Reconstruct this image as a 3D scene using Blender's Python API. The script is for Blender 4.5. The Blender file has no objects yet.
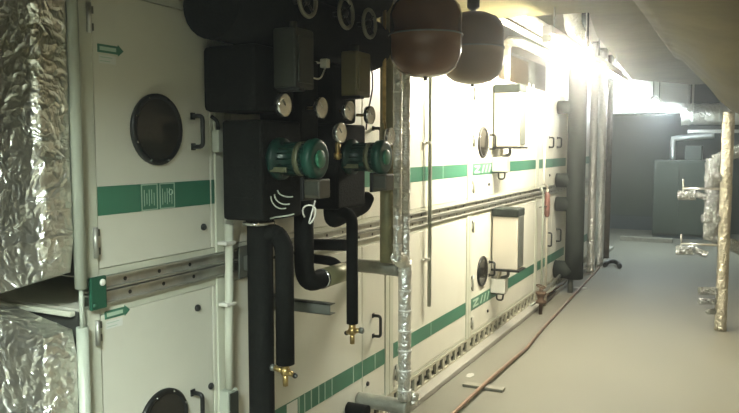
# Plant-room corridor with a two-deck air handling unit. Metres. The unit's front face is the plane
# X = 0, the corridor runs along +Y, the floor is Z = 0, the camera stands at (1.8, 0, 1.6).
import bpy, bmesh, math, random
from mathutils import Vector, Matrix, noise

random.seed(7)
SC = bpy.context.scene
COL = SC.collection
PI = math.pi
V = Vector

# ------------------------------------------------------------------ materials
def mat(name, color, rough=0.5, metal=0.0, var=0.0, vscale=8.0, bump=0.0, bscale=40.0,
        dirt=None, dirt_amt=0.0, dscale=3.0, spec=0.5):
    m = bpy.data.materials.new(name); m.use_nodes = True
    nt = m.node_tree; N = nt.nodes; L = nt.links
    b = N['Principled BSDF']
    b.inputs['Base Color'].default_value = (*color, 1)
    b.inputs['Roughness'].default_value = rough
    b.inputs['Metallic'].default_value = metal
    b.inputs['Specular IOR Level'].default_value = spec
    tc = N.new('ShaderNodeTexCoord')
    src = None
    if var > 0:
        n = N.new('ShaderNodeTexNoise'); n.inputs['Scale'].default_value = vscale
        n.inputs['Detail'].default_value = 5
        L.new(tc.outputs['Object'], n.inputs['Vector'])
        r = N.new('ShaderNodeValToRGB')
        r.color_ramp.elements[0].position = 0.3; r.color_ramp.elements[1].position = 0.7
        r.color_ramp.elements[0].color = (*[max(0, c * (1 - var)) for c in color], 1)
        r.color_ramp.elements[1].color = (*[min(1, c * (1 + var)) for c in color], 1)
        L.new(n.outputs['Fac'], r.inputs['Fac']); src = r.outputs['Color']
    if dirt is not None:
        n = N.new('ShaderNodeTexNoise'); n.inputs['Scale'].default_value = dscale
        n.inputs['Detail'].default_value = 8; n.inputs['Roughness'].default_value = 0.7
        L.new(tc.outputs['Object'], n.inputs['Vector'])
        r = N.new('ShaderNodeValToRGB')
        r.color_ramp.elements[0].position = 0.48; r.color_ramp.elements[1].position = 0.72
        r.color_ramp.elements[0].color = (0, 0, 0, 1)
        r.color_ramp.elements[1].color = (dirt_amt,) * 3 + (1,)
        L.new(n.outputs['Fac'], r.inputs['Fac'])
        mx = N.new('ShaderNodeMix'); mx.data_type = 'RGBA'
        L.new(r.outputs['Color'], mx.inputs['Factor'])
        if src: L.new(src, mx.inputs['A'])
        else: mx.inputs['A'].default_value = (*color, 1)
        mx.inputs['B'].default_value = (*dirt, 1)
        src = mx.outputs['Result']
    if src: L.new(src, b.inputs['Base Color'])
    if bump > 0:
        n = N.new('ShaderNodeTexNoise'); n.inputs['Scale'].default_value = bscale
        n.inputs['Detail'].default_value = 6
        L.new(tc.outputs['Object'], n.inputs['Vector'])
        bp = N.new('ShaderNodeBump'); bp.inputs['Strength'].default_value = bump
        bp.inputs['Distance'].default_value = 0.02
        L.new(n.outputs['Fac'], bp.inputs['Height']); L.new(bp.outputs['Normal'], b.inputs['Normal'])
    return m

def foil_mat(name, color, rough, vor, strength):
    """Crumpled aluminium foil: creased facets from two Voronoi layers and a little noise."""
    m = bpy.data.materials.new(name); m.use_nodes = True
    nt = m.node_tree; N = nt.nodes; L = nt.links
    b = N['Principled BSDF']
    b.inputs['Base Color'].default_value = (*color, 1); b.inputs['Metallic'].default_value = 0.95
    b.inputs['Roughness'].default_value = rough
    tc = N.new('ShaderNodeTexCoord')
    n = N.new('ShaderNodeTexNoise'); n.inputs['Scale'].default_value = vor * .5; n.inputs['Detail'].default_value = 3
    L.new(tc.outputs['Object'], n.inputs['Vector'])
    mx = N.new('ShaderNodeMix'); mx.data_type = 'VECTOR'; mx.inputs['Factor'].default_value = 0.18
    L.new(tc.outputs['Object'], mx.inputs['A']); L.new(n.outputs['Color'], mx.inputs['B'])
    v = N.new('ShaderNodeTexVoronoi'); v.inputs['Scale'].default_value = vor
    L.new(mx.outputs['Result'], v.inputs['Vector'])
    v2 = N.new('ShaderNodeTexVoronoi'); v2.inputs['Scale'].default_value = vor * 2.7
    L.new(mx.outputs['Result'], v2.inputs['Vector'])
    ad = N.new('ShaderNodeMath'); ad.operation = 'MULTIPLY_ADD'; ad.inputs[1].default_value = 0.4
    L.new(v2.outputs['Distance'], ad.inputs[0]); L.new(v.outputs['Distance'], ad.inputs[2])
    bp = N.new('ShaderNodeBump'); bp.inputs['Strength'].default_value = strength
    bp.inputs['Distance'].default_value = 0.03
    L.new(ad.outputs[0], bp.inputs['Height']); L.new(bp.outputs['Normal'], b.inputs['Normal'])
    return m

def emit_mat(name, color, strength):
    m = bpy.data.materials.new(name); m.use_nodes = True
    b = m.node_tree.nodes['Principled BSDF']
    b.inputs['Base Color'].default_value = (0.9, 0.9, 0.9, 1)
    b.inputs['Emission Color'].default_value = (*color, 1)
    b.inputs['Emission Strength'].default_value = strength
    return m

M = {}
M['cream'] = mat('cream_paint', (.68, .67, .575), .42, var=.03, vscale=3, dirt=(.42, .40, .31), dirt_amt=.22, dscale=2.2)
M['frame'] = mat('frame_paint', (.56, .57, .47), .4, var=.05, vscale=6)
M['green'] = mat('stripe_green', (.045, .165, .103), .45, var=.08, vscale=6)
M['green_pale'] = mat('pale_green_print', (.42, .55, .44), .5)
M['green_cap'] = mat('corner_green', (.012, .075, .043), .4)
M['sticker'] = mat('white_sticker', (.72, .73, .68), .5)
M['galv'] = mat('galvanised_steel', (.52, .52, .47), .42, .75, var=.22, vscale=14, dirt=(.22, .19, .13), dirt_amt=.5, dscale=7)
M['galv_dark'] = mat('dull_steel', (.15, .157, .135), .5, .5, var=.2, vscale=12)
M['dark'] = mat('painted_gap_shade', (.035, .036, .03), .8)  # dark colour that stands for shade in gaps, slots and the end cavity
M['foil'] = foil_mat('crumpled_foil', (.90, .89, .82), .34, 15, .75)
M['foil_pipe'] = foil_mat('foil_pipe_wrap', (.84, .85, .83), .36, 22, .45)
M['foil_tan'] = foil_mat('foil_tan_wrap', (.52, .49, .39), .36, 30, .6)
M['foil_cool'] = foil_mat('foil_cool_wrap', (.50, .53, .54), .22, 24, 1.0)
M['band'] = mat('foil_tape', (.85, .85, .81), .35, .25)
M['black'] = mat('black_foam', (.0075, .008, .007), .8, spec=.12, var=.25, vscale=30, bump=.15, bscale=90)
M['blackp'] = mat('black_plastic', (.012, .0125, .012), .35, spec=.35)
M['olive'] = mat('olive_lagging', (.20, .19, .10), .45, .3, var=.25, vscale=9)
M['slate'] = mat('slate_green_lagging', (.017, .022, .018), .7, var=.2, vscale=8, spec=.2)
M['actuator'] = mat('grey_actuator_plastic', (.035, .037, .028), .5, spec=.3)
M['act_lit_tint'] = mat('actuator_lit_tint', (.15, .13, .06), .5)  # lit copy of the grey actuator plastic, light put into the colour
M['motor'] = mat('pump_green', (.004, .026, .018), .4, spec=.3)
M['motor_cap'] = mat('pump_cap_green', (.006, .05, .033), .36, spec=.35)
M['motor_hub'] = mat('pump_hub_green', (.035, .17, .095), .4)
M['plate'] = mat('nameplate', (.12, .125, .07), .45, .2)
M['tbox'] = mat('terminal_box_grey', (.05, .045, .028), .5)
M['brass'] = mat('brass', (.46, .33, .13), .35, .8, var=.25, vscale=40)
M['copper'] = mat('copper', (.23, .145, .095), .42, .55, var=.3, vscale=9, dirt=(.26, .17, .11), dirt_amt=.7, dscale=4)
M['rust'] = mat('rusty_iron', (.095, .058, .034), .7, .2, var=.45, vscale=30)
M['red'] = mat('red_valve', (.15, .065, .05), .5, var=.2, vscale=30)
M['brownlag'] = mat('brown_lagging', (.10, .075, .05), .7, var=.4, vscale=12)
M['lag_grey'] = mat('grey_lagging', (.27, .27, .225), .45, .3, var=.2, vscale=14, bump=.3, bscale=40)
M['base'] = mat('base_frame_paint', (.36, .345, .26), .5, var=.15, vscale=9)
M['rim'] = mat('handwheel_rim', (.22, .215, .165), .45)
M['tank'] = mat('red_brown_enamel', (.15, .066, .027), .24, var=.12, vscale=5)
M['tank2'] = mat('grey_brown_enamel', (.17, .11, .052), .3, var=.12, vscale=5)
M['dial'] = mat('dial_white', (.78, .74, .60), .35)
M['chrome'] = mat('chrome', (.7, .7, .66), .2, .9)
M['white'] = mat('white_plastic', (.72, .71, .64), .4)
M['conduit'] = mat('grey_conduit', (.40, .43, .36), .4, var=.06, vscale=5)
M['boxgrey'] = mat('box_beige', (.62, .58, .49), .4)
M['glass'] = mat('porthole_glass', (.022, .02, .016), .12, spec=.3)
M['concrete'] = mat('floor_concrete', (.160, .154, .122), .62, var=.07, vscale=1.3, dirt=(.135, .127, .10), dirt_amt=.45, dscale=2.6, bump=.04, bscale=60, spec=.35)
M['plinth'] = mat('plinth_concrete', (.29, .28, .24), .65, var=.1, vscale=5, dirt=(.36, .34, .28), dirt_amt=.5, dscale=6)
M['ceil'] = mat('soffit_brown', (.118, .100, .044), .6, var=.22, vscale=2.2, spec=.25, dirt=(.072, .060, .027), dirt_amt=.45, dscale=3, bump=.35, bscale=7)
M['cloth'] = mat('cloth_wrap', (.07, .06, .036), .6, var=.3, vscale=4, spec=.2, bump=.4, bscale=8)
M['upper'] = mat('slab_brown', (.22, .17, .10), .8, var=.2, vscale=3)
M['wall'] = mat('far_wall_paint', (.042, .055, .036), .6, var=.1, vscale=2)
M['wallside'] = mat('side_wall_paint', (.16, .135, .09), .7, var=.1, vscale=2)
M['skirt'] = mat('skirting_dark', (.045, .058, .058), .6)
M['cabinet'] = mat('cabinet_green_grey', (.036, .047, .034), .45, var=.06, vscale=3)
M['wood'] = mat('grey_batten', (.20, .19, .15), .7, var=.3, vscale=12)
M['paint'] = mat('white_paint_splash', (.42, .41, .37), .6)
M['ductwhite'] = mat('glare_duct_white', (.82, .83, .80), .5, var=.04, vscale=4)
M['tube_warm'] = emit_mat('lit_tube_warm', (1, .935, .74), 860)
M['tube_dim'] = emit_mat('lit_tube_dim', (1, .95, .80), 300)  # weaker second tube, set to keep the floor beyond darker
M['tube_cool'] = emit_mat('lit_tube_cool', (.80, .96, 1), 850)
M['tube_near'] = emit_mat('lit_tube_greenish', (.87, 1, .92), 330)

# ------------------------------------------------------------------ mesh builder
class MB:
    def __init__(s): s.bm = bmesh.new(); s.mats = []
    def mi(s, m):
        if m not in s.mats: s.mats.append(m)
        return s.mats.index(m)
    def face(s, vs, k, smooth=False):
        try: f = s.bm.faces.new(vs)
        except ValueError: return
        f.material_index = k; f.smooth = smooth
    def box(s, a, b, m, bev=0.0):
        k = s.mi(m)
        x0, x1 = sorted((a[0], b[0])); y0, y1 = sorted((a[1], b[1])); z0, z1 = sorted((a[2], b[2]))
        vs = [s.bm.verts.new(p) for p in ((x0,y0,z0),(x1,y0,z0),(x1,y1,z0),(x0,y1,z0),(x0,y0,z1),(x1,y0,z1),(x1,y1,z1),(x0,y1,z1))]
        fs = []
        for idx in ((0,3,2,1),(4,5,6,7),(0,1,5,4),(1,2,6,5),(2,3,7,6),(3,0,4,7)):
            f = s.bm.faces.new([vs[i] for i in idx]); f.material_index = k; fs.append(f)
        if bev > 0:
            es = list({e for f in fs for e in f.edges})
            r = bmesh.ops.bevel(s.bm, geom=es, offset=bev, segments=2, profile=.5, affect='EDGES', clamp_overlap=True)
            for f in r['faces']: f.material_index = k
        return s
    def rings(s, rings, m, closed=False, cap=True, smooth=True):
        k = s.mi(m); rv = [[s.bm.verts.new(p) for p in r] for r in rings]
        n = len(rv[0]); cnt = len(rv) if closed else len(rv) - 1
        for i in range(cnt):
            a, b = rv[i], rv[(i + 1) % len(rv)]
            for j in range(n):
                s.face((a[j], a[(j+1) % n], b[(j+1) % n], b[j]), k, smooth)
        if cap and not closed:
            s.face(list(reversed(rv[0])), k); s.face(rv[-1], k)
        return s
    def tube(s, pts, r, m, seg=16, cap=True, closed=False, wob=0.0):
        pts = [V(p) for p in pts]; n = len(pts)
        rs = r if isinstance(r, (list, tuple)) else [r] * n
        tang = []
        for i in range(n):
            a = pts[(i - 1) % n] if (closed or i > 0) else pts[i]
            b = pts[(i + 1) % n] if (closed or i < n - 1) else pts[i]
            tang.append((b - a).normalized())
        up = V((0, 0, 1)) if abs(tang[0].z) < .9 else V((1, 0, 0))
        u = tang[0].cross(up).normalized(); rings = []
        for i in range(n):
            t = tang[i]; u = (u - t * u.dot(t)).normalized(); w = t.cross(u)
            ring = []
            for j in range(seg):
                a = 2 * PI * j / seg; d = u * math.cos(a) + w * math.sin(a); rr = rs[i]
                if wob: rr += wob * noise.noise((pts[i] + d * .05) * 22)
                ring.append(pts[i] + d * rr)
            rings.append(ring)
        return s.rings(rings, m, closed, cap)
    def cyl(s, a, b, r, m, seg=20): return s.tube([a, b], r, m, seg)
    def lathe(s, c, axis, prof, m, seg=28):
        """prof: list of (distance along axis, radius)"""
        c = V(c); ax = V(axis).normalized()
        up = V((0, 0, 1)) if abs(ax.z) < .9 else V((1, 0, 0))
        u = ax.cross(up).normalized(); w = ax.cross(u)
        rings = [[c + ax * d + (u * math.cos(2*PI*j/seg) + w * math.sin(2*PI*j/seg)) * max(r, .0004) for j in range(seg)] for d, r in prof]
        return s.rings(rings, m)
    def torus(s, c, axis, R, r, m, seg=32, sub=10):
        c = V(c); ax = V(axis).normalized()
        up = V((0, 0, 1)) if abs(ax.z) < .9 else V((1, 0, 0))
        u = ax.cross(up).normalized(); w = ax.cross(u)
        pts = [c + (u * math.cos(2*PI*i/seg) + w * math.sin(2*PI*i/seg)) * R for i in range(seg)]
        return s.tube(pts, r, m, sub, closed=True)
    def ball(s, c, r, m, seg=16):
        return s.lathe(c, (0, 0, 1), [(-r * math.cos(PI * i / 8), r * math.sin(PI * i / 8)) for i in range(9)], m, seg)
    def prism(s, poly, z0, z1, m):
        k = s.mi(m)
        lo = [s.bm.verts.new((x, y, z0)) for x, y in poly]; hi = [s.bm.verts.new((x, y, z1)) for x, y in poly]
        n = len(poly); s.face(list(reversed(lo)), k); s.face(hi, k)
        for i in range(n): s.face((lo[i], lo[(i+1) % n], hi[(i+1) % n], hi[i]), k)
        return s
    def extrude_yz(s, poly, x0, x1, m):
        k = s.mi(m)
        lo = [s.bm.verts.new((x0, y, z)) for y, z in poly]; hi = [s.bm.verts.new((x1, y, z)) for y, z in poly]
        n = len(poly); s.face(list(reversed(lo)), k); s.face(hi, k)
        for i in range(n): s.face((lo[i], lo[(i+1) % n], hi[(i+1) % n], hi[i]), k)
        return s
    def build(s, name, parent=None):
        bmesh.ops.recalc_face_normals(s.bm, faces=s.bm.faces)
        off = V((0, 0, 0)); p = parent
        while p is not None: off += p.location; p = p.parent
        for v in s.bm.verts: v.co -= off
        me = bpy.data.meshes.new(name); s.bm.to_mesh(me); s.bm.free()
        for m in s.mats: me.materials.append(m)
        o = bpy.data.objects.new(name, me); COL.objects.link(o)
        if parent is not None: o.parent = parent
        return o

def arc(a, b, c, r, n=8):
    """Points of a rounded corner at b between a and c."""
    a, b, c = V(a), V(b), V(c); d1 = (a - b).normalized(); d2 = (c - b).normalized()
    p, q = b + d1 * r, b + d2 * r
    return [(p * (1-t)**2 + b * 2*t*(1-t) + q * t*t) for t in [i / n for i in range(n + 1)]]
def path(pts, r=.06, n=8):
    out = [V(pts[0])]
    for i in range(1, len(pts) - 1): out += arc(pts[i-1], pts[i], pts[i+1], r, n)
    out.append(V(pts[-1])); return out
def dense(a, b, step):
    a, b = V(a), V(b); n = max(2, int((b - a).length / step))
    return [a.lerp(b, i / n) for i in range(n + 1)]

def tag(o, label, cat, group=None):
    o['label'] = label; o['category'] = cat
    if group: o['group'] = group
    return o
def thing(name, label, cat, loc, group=None):
    o = bpy.data.objects.new(name, None); COL.objects.link(o)
    o.location = loc; o.empty_display_size = .1
    return tag(o, label, cat, group)
def struct(o):
    o['kind'] = 'structure'; return o
def copy_thing(src, delta, label=None, skip=()):
    c = src.copy(); COL.objects.link(c); c.location = src.location + V(delta)
    if label: c['label'] = label
    for ch in list(src.children):
        if ch.name.split('.')[0] in skip: continue
        d = ch.copy(); COL.objects.link(d); d.parent = c
        for g in list(ch.children):
            e = g.copy(); COL.objects.link(e); e.parent = d
    return c

# ------------------------------------------------------------------ room
YF, YB, XL, XR = -4.6, 14.95, -1.5, 2.35
struct(MB().box((XL-.1, YF-.1, -.12), (XR+.1, YB+.1, 0), M['concrete']).build('floor'))
struct(MB().box((XL-.1, YF, 0), (XL, YB, 3.1), M['wallside']).build('wall_left'))
struct(MB().box((XR, YF, 0), (XR+.1, YB, 3.1), M['wallside']).build('wall_right'))
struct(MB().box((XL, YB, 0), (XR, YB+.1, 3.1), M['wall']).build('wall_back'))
struct(MB().box((XL, YF-.1, 0), (XR, YF, 3.1), M['wallside']).build('wall_front'))
struct(MB().box((XL-.1, YF-.1, 3.1), (XR+.1, YB+.1, 3.2), M['upper']).build('ceiling'))
# low soffit over the near bay and the aisle, open above the unit beyond Y = 5
sof = [(XL, YF), (XR, YF), (XR, 11.9), (1.12, 11.6), (.48, 10.4), (.73, 6.2), (.86, 5.12), (XL, 4.86)]
struct(MB().prism(sof, 2.5, 2.74, M['ceil']).build('ceiling_soffit'))
struct(MB().box((-.9, -1.0, 0), (.082, 11.95, .040), M['plinth'], .006).build('trim_1'))           # concrete plinth under the unit
struct(MB().box((XL, YB-.03, 0), (.62, YB, .27), M['skirt']).build('baseboard_back'))

# ------------------------------------------------------------------ air handling unit
def porthole(y, z, parent):
    b = MB(); R = .123
    b.lathe((0, y, z), (1, 0, 0), [(-.002, R), (.010, R), (.014, R - .006), (.014, R - .017), (.007, R - .019)], M['blackp'], 40)
    for i in range(8):
        a = 2 * PI * (i + .5) / 8
        c = V((.013, y + math.cos(a) * (R - .010), z + math.sin(a) * (R - .010)))
        b.cyl(c, c + V((.004, 0, 0)), .0035, M['chrome'], 8)
    b.lathe((.004, y, z), (1, 0, 0), [(0, R - .016), (.004, R - .018)], M['glass'], 40)
    return b.build('porthole', parent)
def handle(y, z0, z1, parent):
    d = .048; b = MB()
    b.tube(path([(0, y, z1-.008), (d, y, z1-.008), (d, y, z0+.008), (0, y, z0+.008)], .018, 5), .0085, M['blackp'], 10)
    for z in (z0 + .008, z1 - .008): b.box((0, y-.011, z-.013), (.006, y+.011, z+.013), M['blackp'], .002)
    return b.build('handle', parent)
def lock(y, z, parent):
    b = MB().lathe((0, y, z), (1, 0, 0), [(0, .013), (.006, .013), (.010, .010), (.011, .0)], M['blackp'], 16)
    b.box((.010, y-.002, z-.006), (.0125, y+.002, z+.006), M['chrome'])
    return b.build('lock', parent)
def hinge(y, z0, z1, parent):
    b = MB().cyl((.012, y, z0), (.012, y, z1), .008, M['galv'], 10)
    b.box((0, y-.004, z0+.008), (.006, y+.024, z0+.03), M['galv_dark']); b.box((0, y-.004, z1-.03), (.006, y+.024, z1-.008), M['galv_dark'])
    return b.build('hinge', parent)

def unit(name, label, y0, y1, z0, z1, leaves, rail=True):
    """One section of the air handler: carcass, frame, its doors or panels with their fittings."""
    t = thing(name, label, 'air handling unit', (0, (y0+y1)/2, z0), 'sections of the air handling unit')
    MB().box((-1.15, y0+.002, z0+.003), (-.022, y1-.002, z1-.003), M['cream']).build('casing', t)
    f = MB()
    for a, b_ in ((y0+.002, y0+.054), (y1-.054, y1-.002)): f.box((-.021, a, z0), (.005, b_, z1), M['frame'], .004)
    for a, b_ in ((z0, z0+.022), (z1-.03, z1)): f.box((-.021, y0+.054, a), (-.001, y1-.054, b_), M['frame'])
    f.build('frame', t)
    if y0 < 1.7: MB().box((-1.1, 1.588, z0+.01), (-.024, 1.601, z1-.01), M['dark']).build('end_shade_sheet', t)  # dark sheet over the cream end face paints the cavity's shade
    sz = (1.383, 1.475) if z0 > 1 else (.343, .435)
    for lf in leaves:
        kind, a, b_ = lf[:3]; opt = lf[3] if len(lf) > 3 else {}
        p = MB().box((-.021, a+.003, z0+.024), (.0, b_-.003, z1-.032), M['cream'], .003).build(kind, t)
        MB().box((-.002, a+.005, sz[0]), (.0016, b_-.005, sz[1]), M['green']).build('stripe', p)
        if 'port' in opt: porthole(*opt['port'], p)
        for h in opt.get('handles', ()): handle(*h, p)
        for k in opt.get('locks', ()): lock(*k, p)
        for h in opt.get('hinges', ()): hinge(*h, p)
        for fn in opt.get('extra', ()): fn(p)
    if rail:   # galvanised double channel that carries the upper deck
        r = MB()
        for a, b_ in ((1.145, 1.188), (1.097, 1.140)):
            r.box((-.020, y0, a), (-.004, y1, b_), M['galv'])
            r.box((-.004, y0, b_-.006), (.012, y1, b_), M['galv']); r.box((-.004, y0, a), (.012, y1, a+.006), M['galv'])
        r.box((-.020, y0, 1.140), (-.012, y1, 1.145), M['dark'])
        r.build('carrier_rail', t)
        h = MB(); y = y0 + .17
        while y < y1 - .05:
            h.cyl((-.006, y, 1.166), (-.002, y, 1.166), .007, M['blackp'], 10); h.cyl((-.006, y+.02, 1.118), (-.002, y+.02, 1.118), .007, M['blackp'], 10); y += .16
        hb = h.build('bolt_row', t); hb['kind'] = 'stuff'
    else:      # slotted base frame
        r = MB().box((-.05, y0, .0405), (-.03, y1, .144), M['dark'])  # dark backing paints the shade inside the slots
        r.box((-.03, y0, .128), (.004, y1, .144), M['base']); r.box((-.03, y0, .0405), (.004, y1, .052), M['base'])
        y = y0
        while y < y1 - .03:
            r.box((-.012, y, .052), (.004, min(y+.038, y1), .128), M['base'])
            if y + .10 < y1: r.box((-.012, y+.038, .098), (.002, y+.07, .128), M['base'])
            y += .125
        r.build('base_frame', t)
    return t

def flow_label(y, z):
    def fn(p):
        b = MB().extrude_yz([(y, z-.013), (y+.085, z-.013), (y+.085, z-.018), (y+.108, z), (y+.085, z+.018), (y+.085, z+.013), (y, z+.013)], -.001, .0018, M['green'])
        b.box((.001, y+.008, z-.006), (.0022, y+.076, z+.006), M['green_pale'])
        b.build('flow_arrow', p)
        c = MB().box((-.001, y+.004, z-.046), (.0014, y+.074, z-.020), M['sticker'])
        c.box((.001, y+.008, z-.028), (.0018, y+.058, z-.026), M['green_pale']); c.box((.001, y+.008, z-.040), (.0018, y+.05, z-.038), M['green_pale'])
        c.build('sticker', p)
    return fn
def plates(y, z):
    def fn(p):
        for a, w in ((y, .078), (y+.088, .076)):
            b = MB(); h = .045
            b.box((.001, a, z-h), (.0028, a+w, z+h), M['green'])
            for q in ((a, z-h, a+w, z-h+.004), (a, z+h-.004, a+w, z+h), (a, z-h, a+.004, z+h), (a+w-.004, z-h, a+w, z+h)):
                b.box((.002, q[0], q[1]), (.0036, q[2], q[3]), M['green_pale'])
            for i in range(5): b.box((.002, a+.013+i*.0115, z-.03+.006*(i % 2)), (.0034, a+.016+i*.0115, z+.026-.012*(i % 3 == 1)), M['green_pale'])
            if a > y:
                b.torus((.0028, a+.056, z+.012), (1, 0, 0), .009, .0022, M['green_pale'], 16, 6)
            b.build('data_plate', p)
    return fn
def logo(y, z, big=1.0):
    """pale emblem on the stripe: one Z shaped sign and three slanting bars"""
    def fn(p):
        h = .03; b = MB()
        b.extrude_yz([(y, z+h), (y+.13, z+h), (y+.13, z+h-.014), (y+.045, z-h+.014), (y+.13, z-h+.014), (y+.13, z-h), (y, z-h), (y, z-h+.014), (y+.085, z+h-.014), (y, z+h-.014)], .001, .0024, M['green_pale'])
        for i in range(3):
            q = y + .17 + i * .085
            b.extrude_yz([(q, z-h), (q+.03, z-h), (q+.075, z+h), (q+.045, z+h)], .001, .0024, M['green_pale'])
        b.build('emblem', p)
    return fn
def marks(ys, z):
    def fn(p):
        b = MB()
        for y in ys: b.box((.001, y, z-.045), (.0026, y+.008, z+.045), M['green_pale'])
        b.build('stripe_print', p)
    return fn
def note(y0, y1, z0, z1):
    def fn(p): MB().box((-.001, y0, z0), (.0026, y1, z1), M['sticker']).build('sticker', p)
    return fn

U = (1.19, 2.12); Lw = (.145, 1.095)
u1 = unit('air_handling_unit', 'cream upper door section at the near end with dark round porthole and black handle', 1.60, 2.29, *U, [
    ('door', 1.655, 2.212, dict(port=(1.928, 1.66), handles=[(2.115, 1.593, 1.721)], locks=[(2.164, 1.299), (2.16, 2.03)], hinges=[(1.637, 1.253, 1.35), (1.637, 1.95, 2.04)], extra=[flow_label(1.677, 1.909), plates(1.846, 1.429)])),
    ('panel', 2.212, 2.238)])
unit('air_handling_unit', 'cream lower door section at the near end, porthole cut by the bottom of the view', 1.60, 2.29, *Lw, [
    ('door', 1.655, 2.212, dict(port=(1.928, .62), handles=[(2.085, .56, .69)], locks=[(2.121, .997), (2.19, .676)], hinges=[(1.634, .975, 1.055), (1.634, .22, .3)], extra=[flow_label(1.675, 1.060)])),
    ('panel', 2.212, 2.238)], rail=False)
unit('air_handling_unit', 'cream upper section mostly hidden behind the black pumps and valves', 2.29, 3.81, *U, [
    ('panel', 2.345, 3.47), ('door', 3.47, 3.757, dict(handles=[(3.60, 1.58, 1.71)]))])
unit('air_handling_unit', 'cream lower section behind the black hanging pipes with narrow handled door', 2.29, 3.81, *Lw, [
    ('panel', 2.345, 3.47, dict(extra=[marks((2.82, 2.87, 2.93, 3.0, 3.06, 3.13, 3.36), .389), note(2.72, 2.81, .345, .43)])),
    ('door', 3.47, 3.757, dict(handles=[(3.60, .536, .668)], locks=[(3.53, .29)], extra=[marks((3.62,), .389)]))], rail=False)
unit('air_handling_unit', 'bright cream upper section with one blank panel beside the foil riser pipes', 3.81, 5.22, *U, [
    ('panel', 3.865, 5.165, dict(extra=[marks((4.32, 4.42, 4.66), 1.429)]))])
unit('air_handling_unit', 'cream lower section with one blank panel behind the thin grey conduit', 3.81, 5.22, *Lw, [
    ('panel', 3.865, 5.165, dict(hinges=[(3.90, .2, .3)], extra=[marks((4.46,), .389)]))], rail=False)
unit('air_handling_unit', 'cream upper section with small oval-looking porthole and wall box mounted on it', 5.22, 7.27, *U, [
    ('door', 5.275, 6.0, dict(port=(5.525, 1.638), handles=[(5.70, 1.576, 1.704)], locks=[(5.69, 1.30)], hinges=[(5.29, 1.25, 1.35), (5.29, 1.6, 1.7), (5.29, 1.95, 2.05)], extra=[logo(5.33, 1.429)])),
    ('panel', 6.0, 7.215)])
unit('air_handling_unit', 'cream lower section with small porthole beside the box with dark lid', 5.22, 7.27, *Lw, [
    ('door', 5.275, 6.0, dict(port=(5.545, .613), handles=[(5.725, .544, .669)], locks=[(5.70, .26)], hinges=[(5.29, .95, 1.05), (5.29, .5, .62), (5.29, .2, .3)], extra=[logo(5.33, .389)])),
    ('panel', 6.0, 7.215)], rail=False)
unit('air_handling_unit', 'upper section with pair of handled doors before the dark upright pipe', 7.27, 8.66, *U, [
    ('door', 7.325, 7.945, dict(handles=[(7.76, 1.589, 1.707)], locks=[(7.8, 1.3)])), ('door', 7.945, 8.605, dict(handles=[(8.13, 1.589, 1.707)]))])
unit('air_handling_unit', 'lower section with pair of handled doors before the dark upright pipe', 7.27, 8.66, *Lw, [
    ('door', 7.325, 7.945, dict(handles=[(7.75, .54, .696)])), ('door', 7.945, 8.605, dict(handles=[(8.2, .54, .69)]))], rail=False)
unit('air_handling_unit', 'farthest upper section, seen between the dark upright pipe and the foil risers', 8.66, 11.7, *U, [
    ('panel', 8.715, 10.1), ('panel', 10.1, 11.645)])
unit('air_handling_unit', 'farthest lower section, seen between the dark upright pipe and the foil risers', 8.66, 11.7, *Lw, [
    ('panel', 8.715, 10.1), ('panel', 10.1, 11.645)], rail=False)

# green corner bracket and its bolt at the near end of the carrier rail
t = thing('corner_bracket', 'dark green corner bracket with white bolt head where both decks meet', 'bracket', (.008, 1.635, 1.08))
MB().box((.0135, 1.60, 1.092), (.026, 1.664, 1.196), M['green_cap'], .004).build('plate', t)
b = MB().lathe((.026, 1.645, 1.176), (1, 0, 0), [(0, .011), (.004, .011), (.006, .008), (.0062, 0)], M['white'], 16); b.build('bolt', t)
MB().lathe((.026, 1.612, 1.108), (1, 0, 0), [(0, .006), (.003, .005), (.0032, 0)], M['green'], 12).build('screw', t)
# end rail across the near end face
tag(MB().box((-1.1, 1.565, 1.074), (-.03, 1.587, 1.092), M['frame'], .003).build('end_rail'), 'pale rail across the dark gap between the two foil ducts', 'rail')

# ------------------------------------------------------------------ foil covered ducts at the near end
def foil_duct(name, label, x0, x1, y0, y1, zb0, zb1, zt0, zt1, seed):
    """Crumpled foil-wrapped rectangular duct; its lower/upper edges may run at a slant across X."""
    b = MB(); k = b.mi(M['foil']); nx, nz = 60, 150; r = .03
    prof = []                                    # outline in X-Y: back right -> front right -> front left -> back left
    for i in range(14): prof.append((x1, y1 + (y0 + r - y1) * i / 13))
    for i in range(1, 9):
        a = PI / 2 * i / 8; prof.append((x1 - r + r * math.cos(a), y0 + r - r * math.sin(a)))
    for i in range(1, 40): prof.append((x1 - r + (x0 - x1 + r) * i / 39, y0))
    prof.append((x0, y1)); rings = []
    for j in range(nz + 1):
        t = j / nz; ring = []
        for x, y in prof:
            s = (x - x0) / (x1 - x0)
            zb = zb0 + (zb1 - zb0) * s; zt = zt0 + (zt1 - zt0) * s
            z = zb + (zt - zb) * t; p = V((x, y, z))
            q = p * 5 + V((seed, 0, 0))
            n1 = noise.noise(q) * .012 + abs(noise.noise(p * 19 + V((0, seed, 0)))) * -.011 + noise.noise(p * 45) * .003
            edge = min(1, t * 14, (1 - t) * 14)
            nrm = V((1, 0, 0)) if y > y0 + r else (V((0, -1, 0)) if x < x1 - r else (V((x - x1 + r, y - y0 - r, 0)).normalized()))
            if y >= y1 - .001: n1 *= .2
            p = p + nrm * (n1 - .016 * (1 - edge) - .006); ring.append(p)
        rings.append(ring)
    b.rings(rings, M['foil'], smooth=True)
    return tag(b.build(name), label, 'duct')
foil_duct('foil_duct', 'crumpled silver foil duct on the upper deck at the near end', -.32, .026, 1.42, 1.543, 1.12, 1.222, 2.495, 2.495, 3.1)
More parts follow.
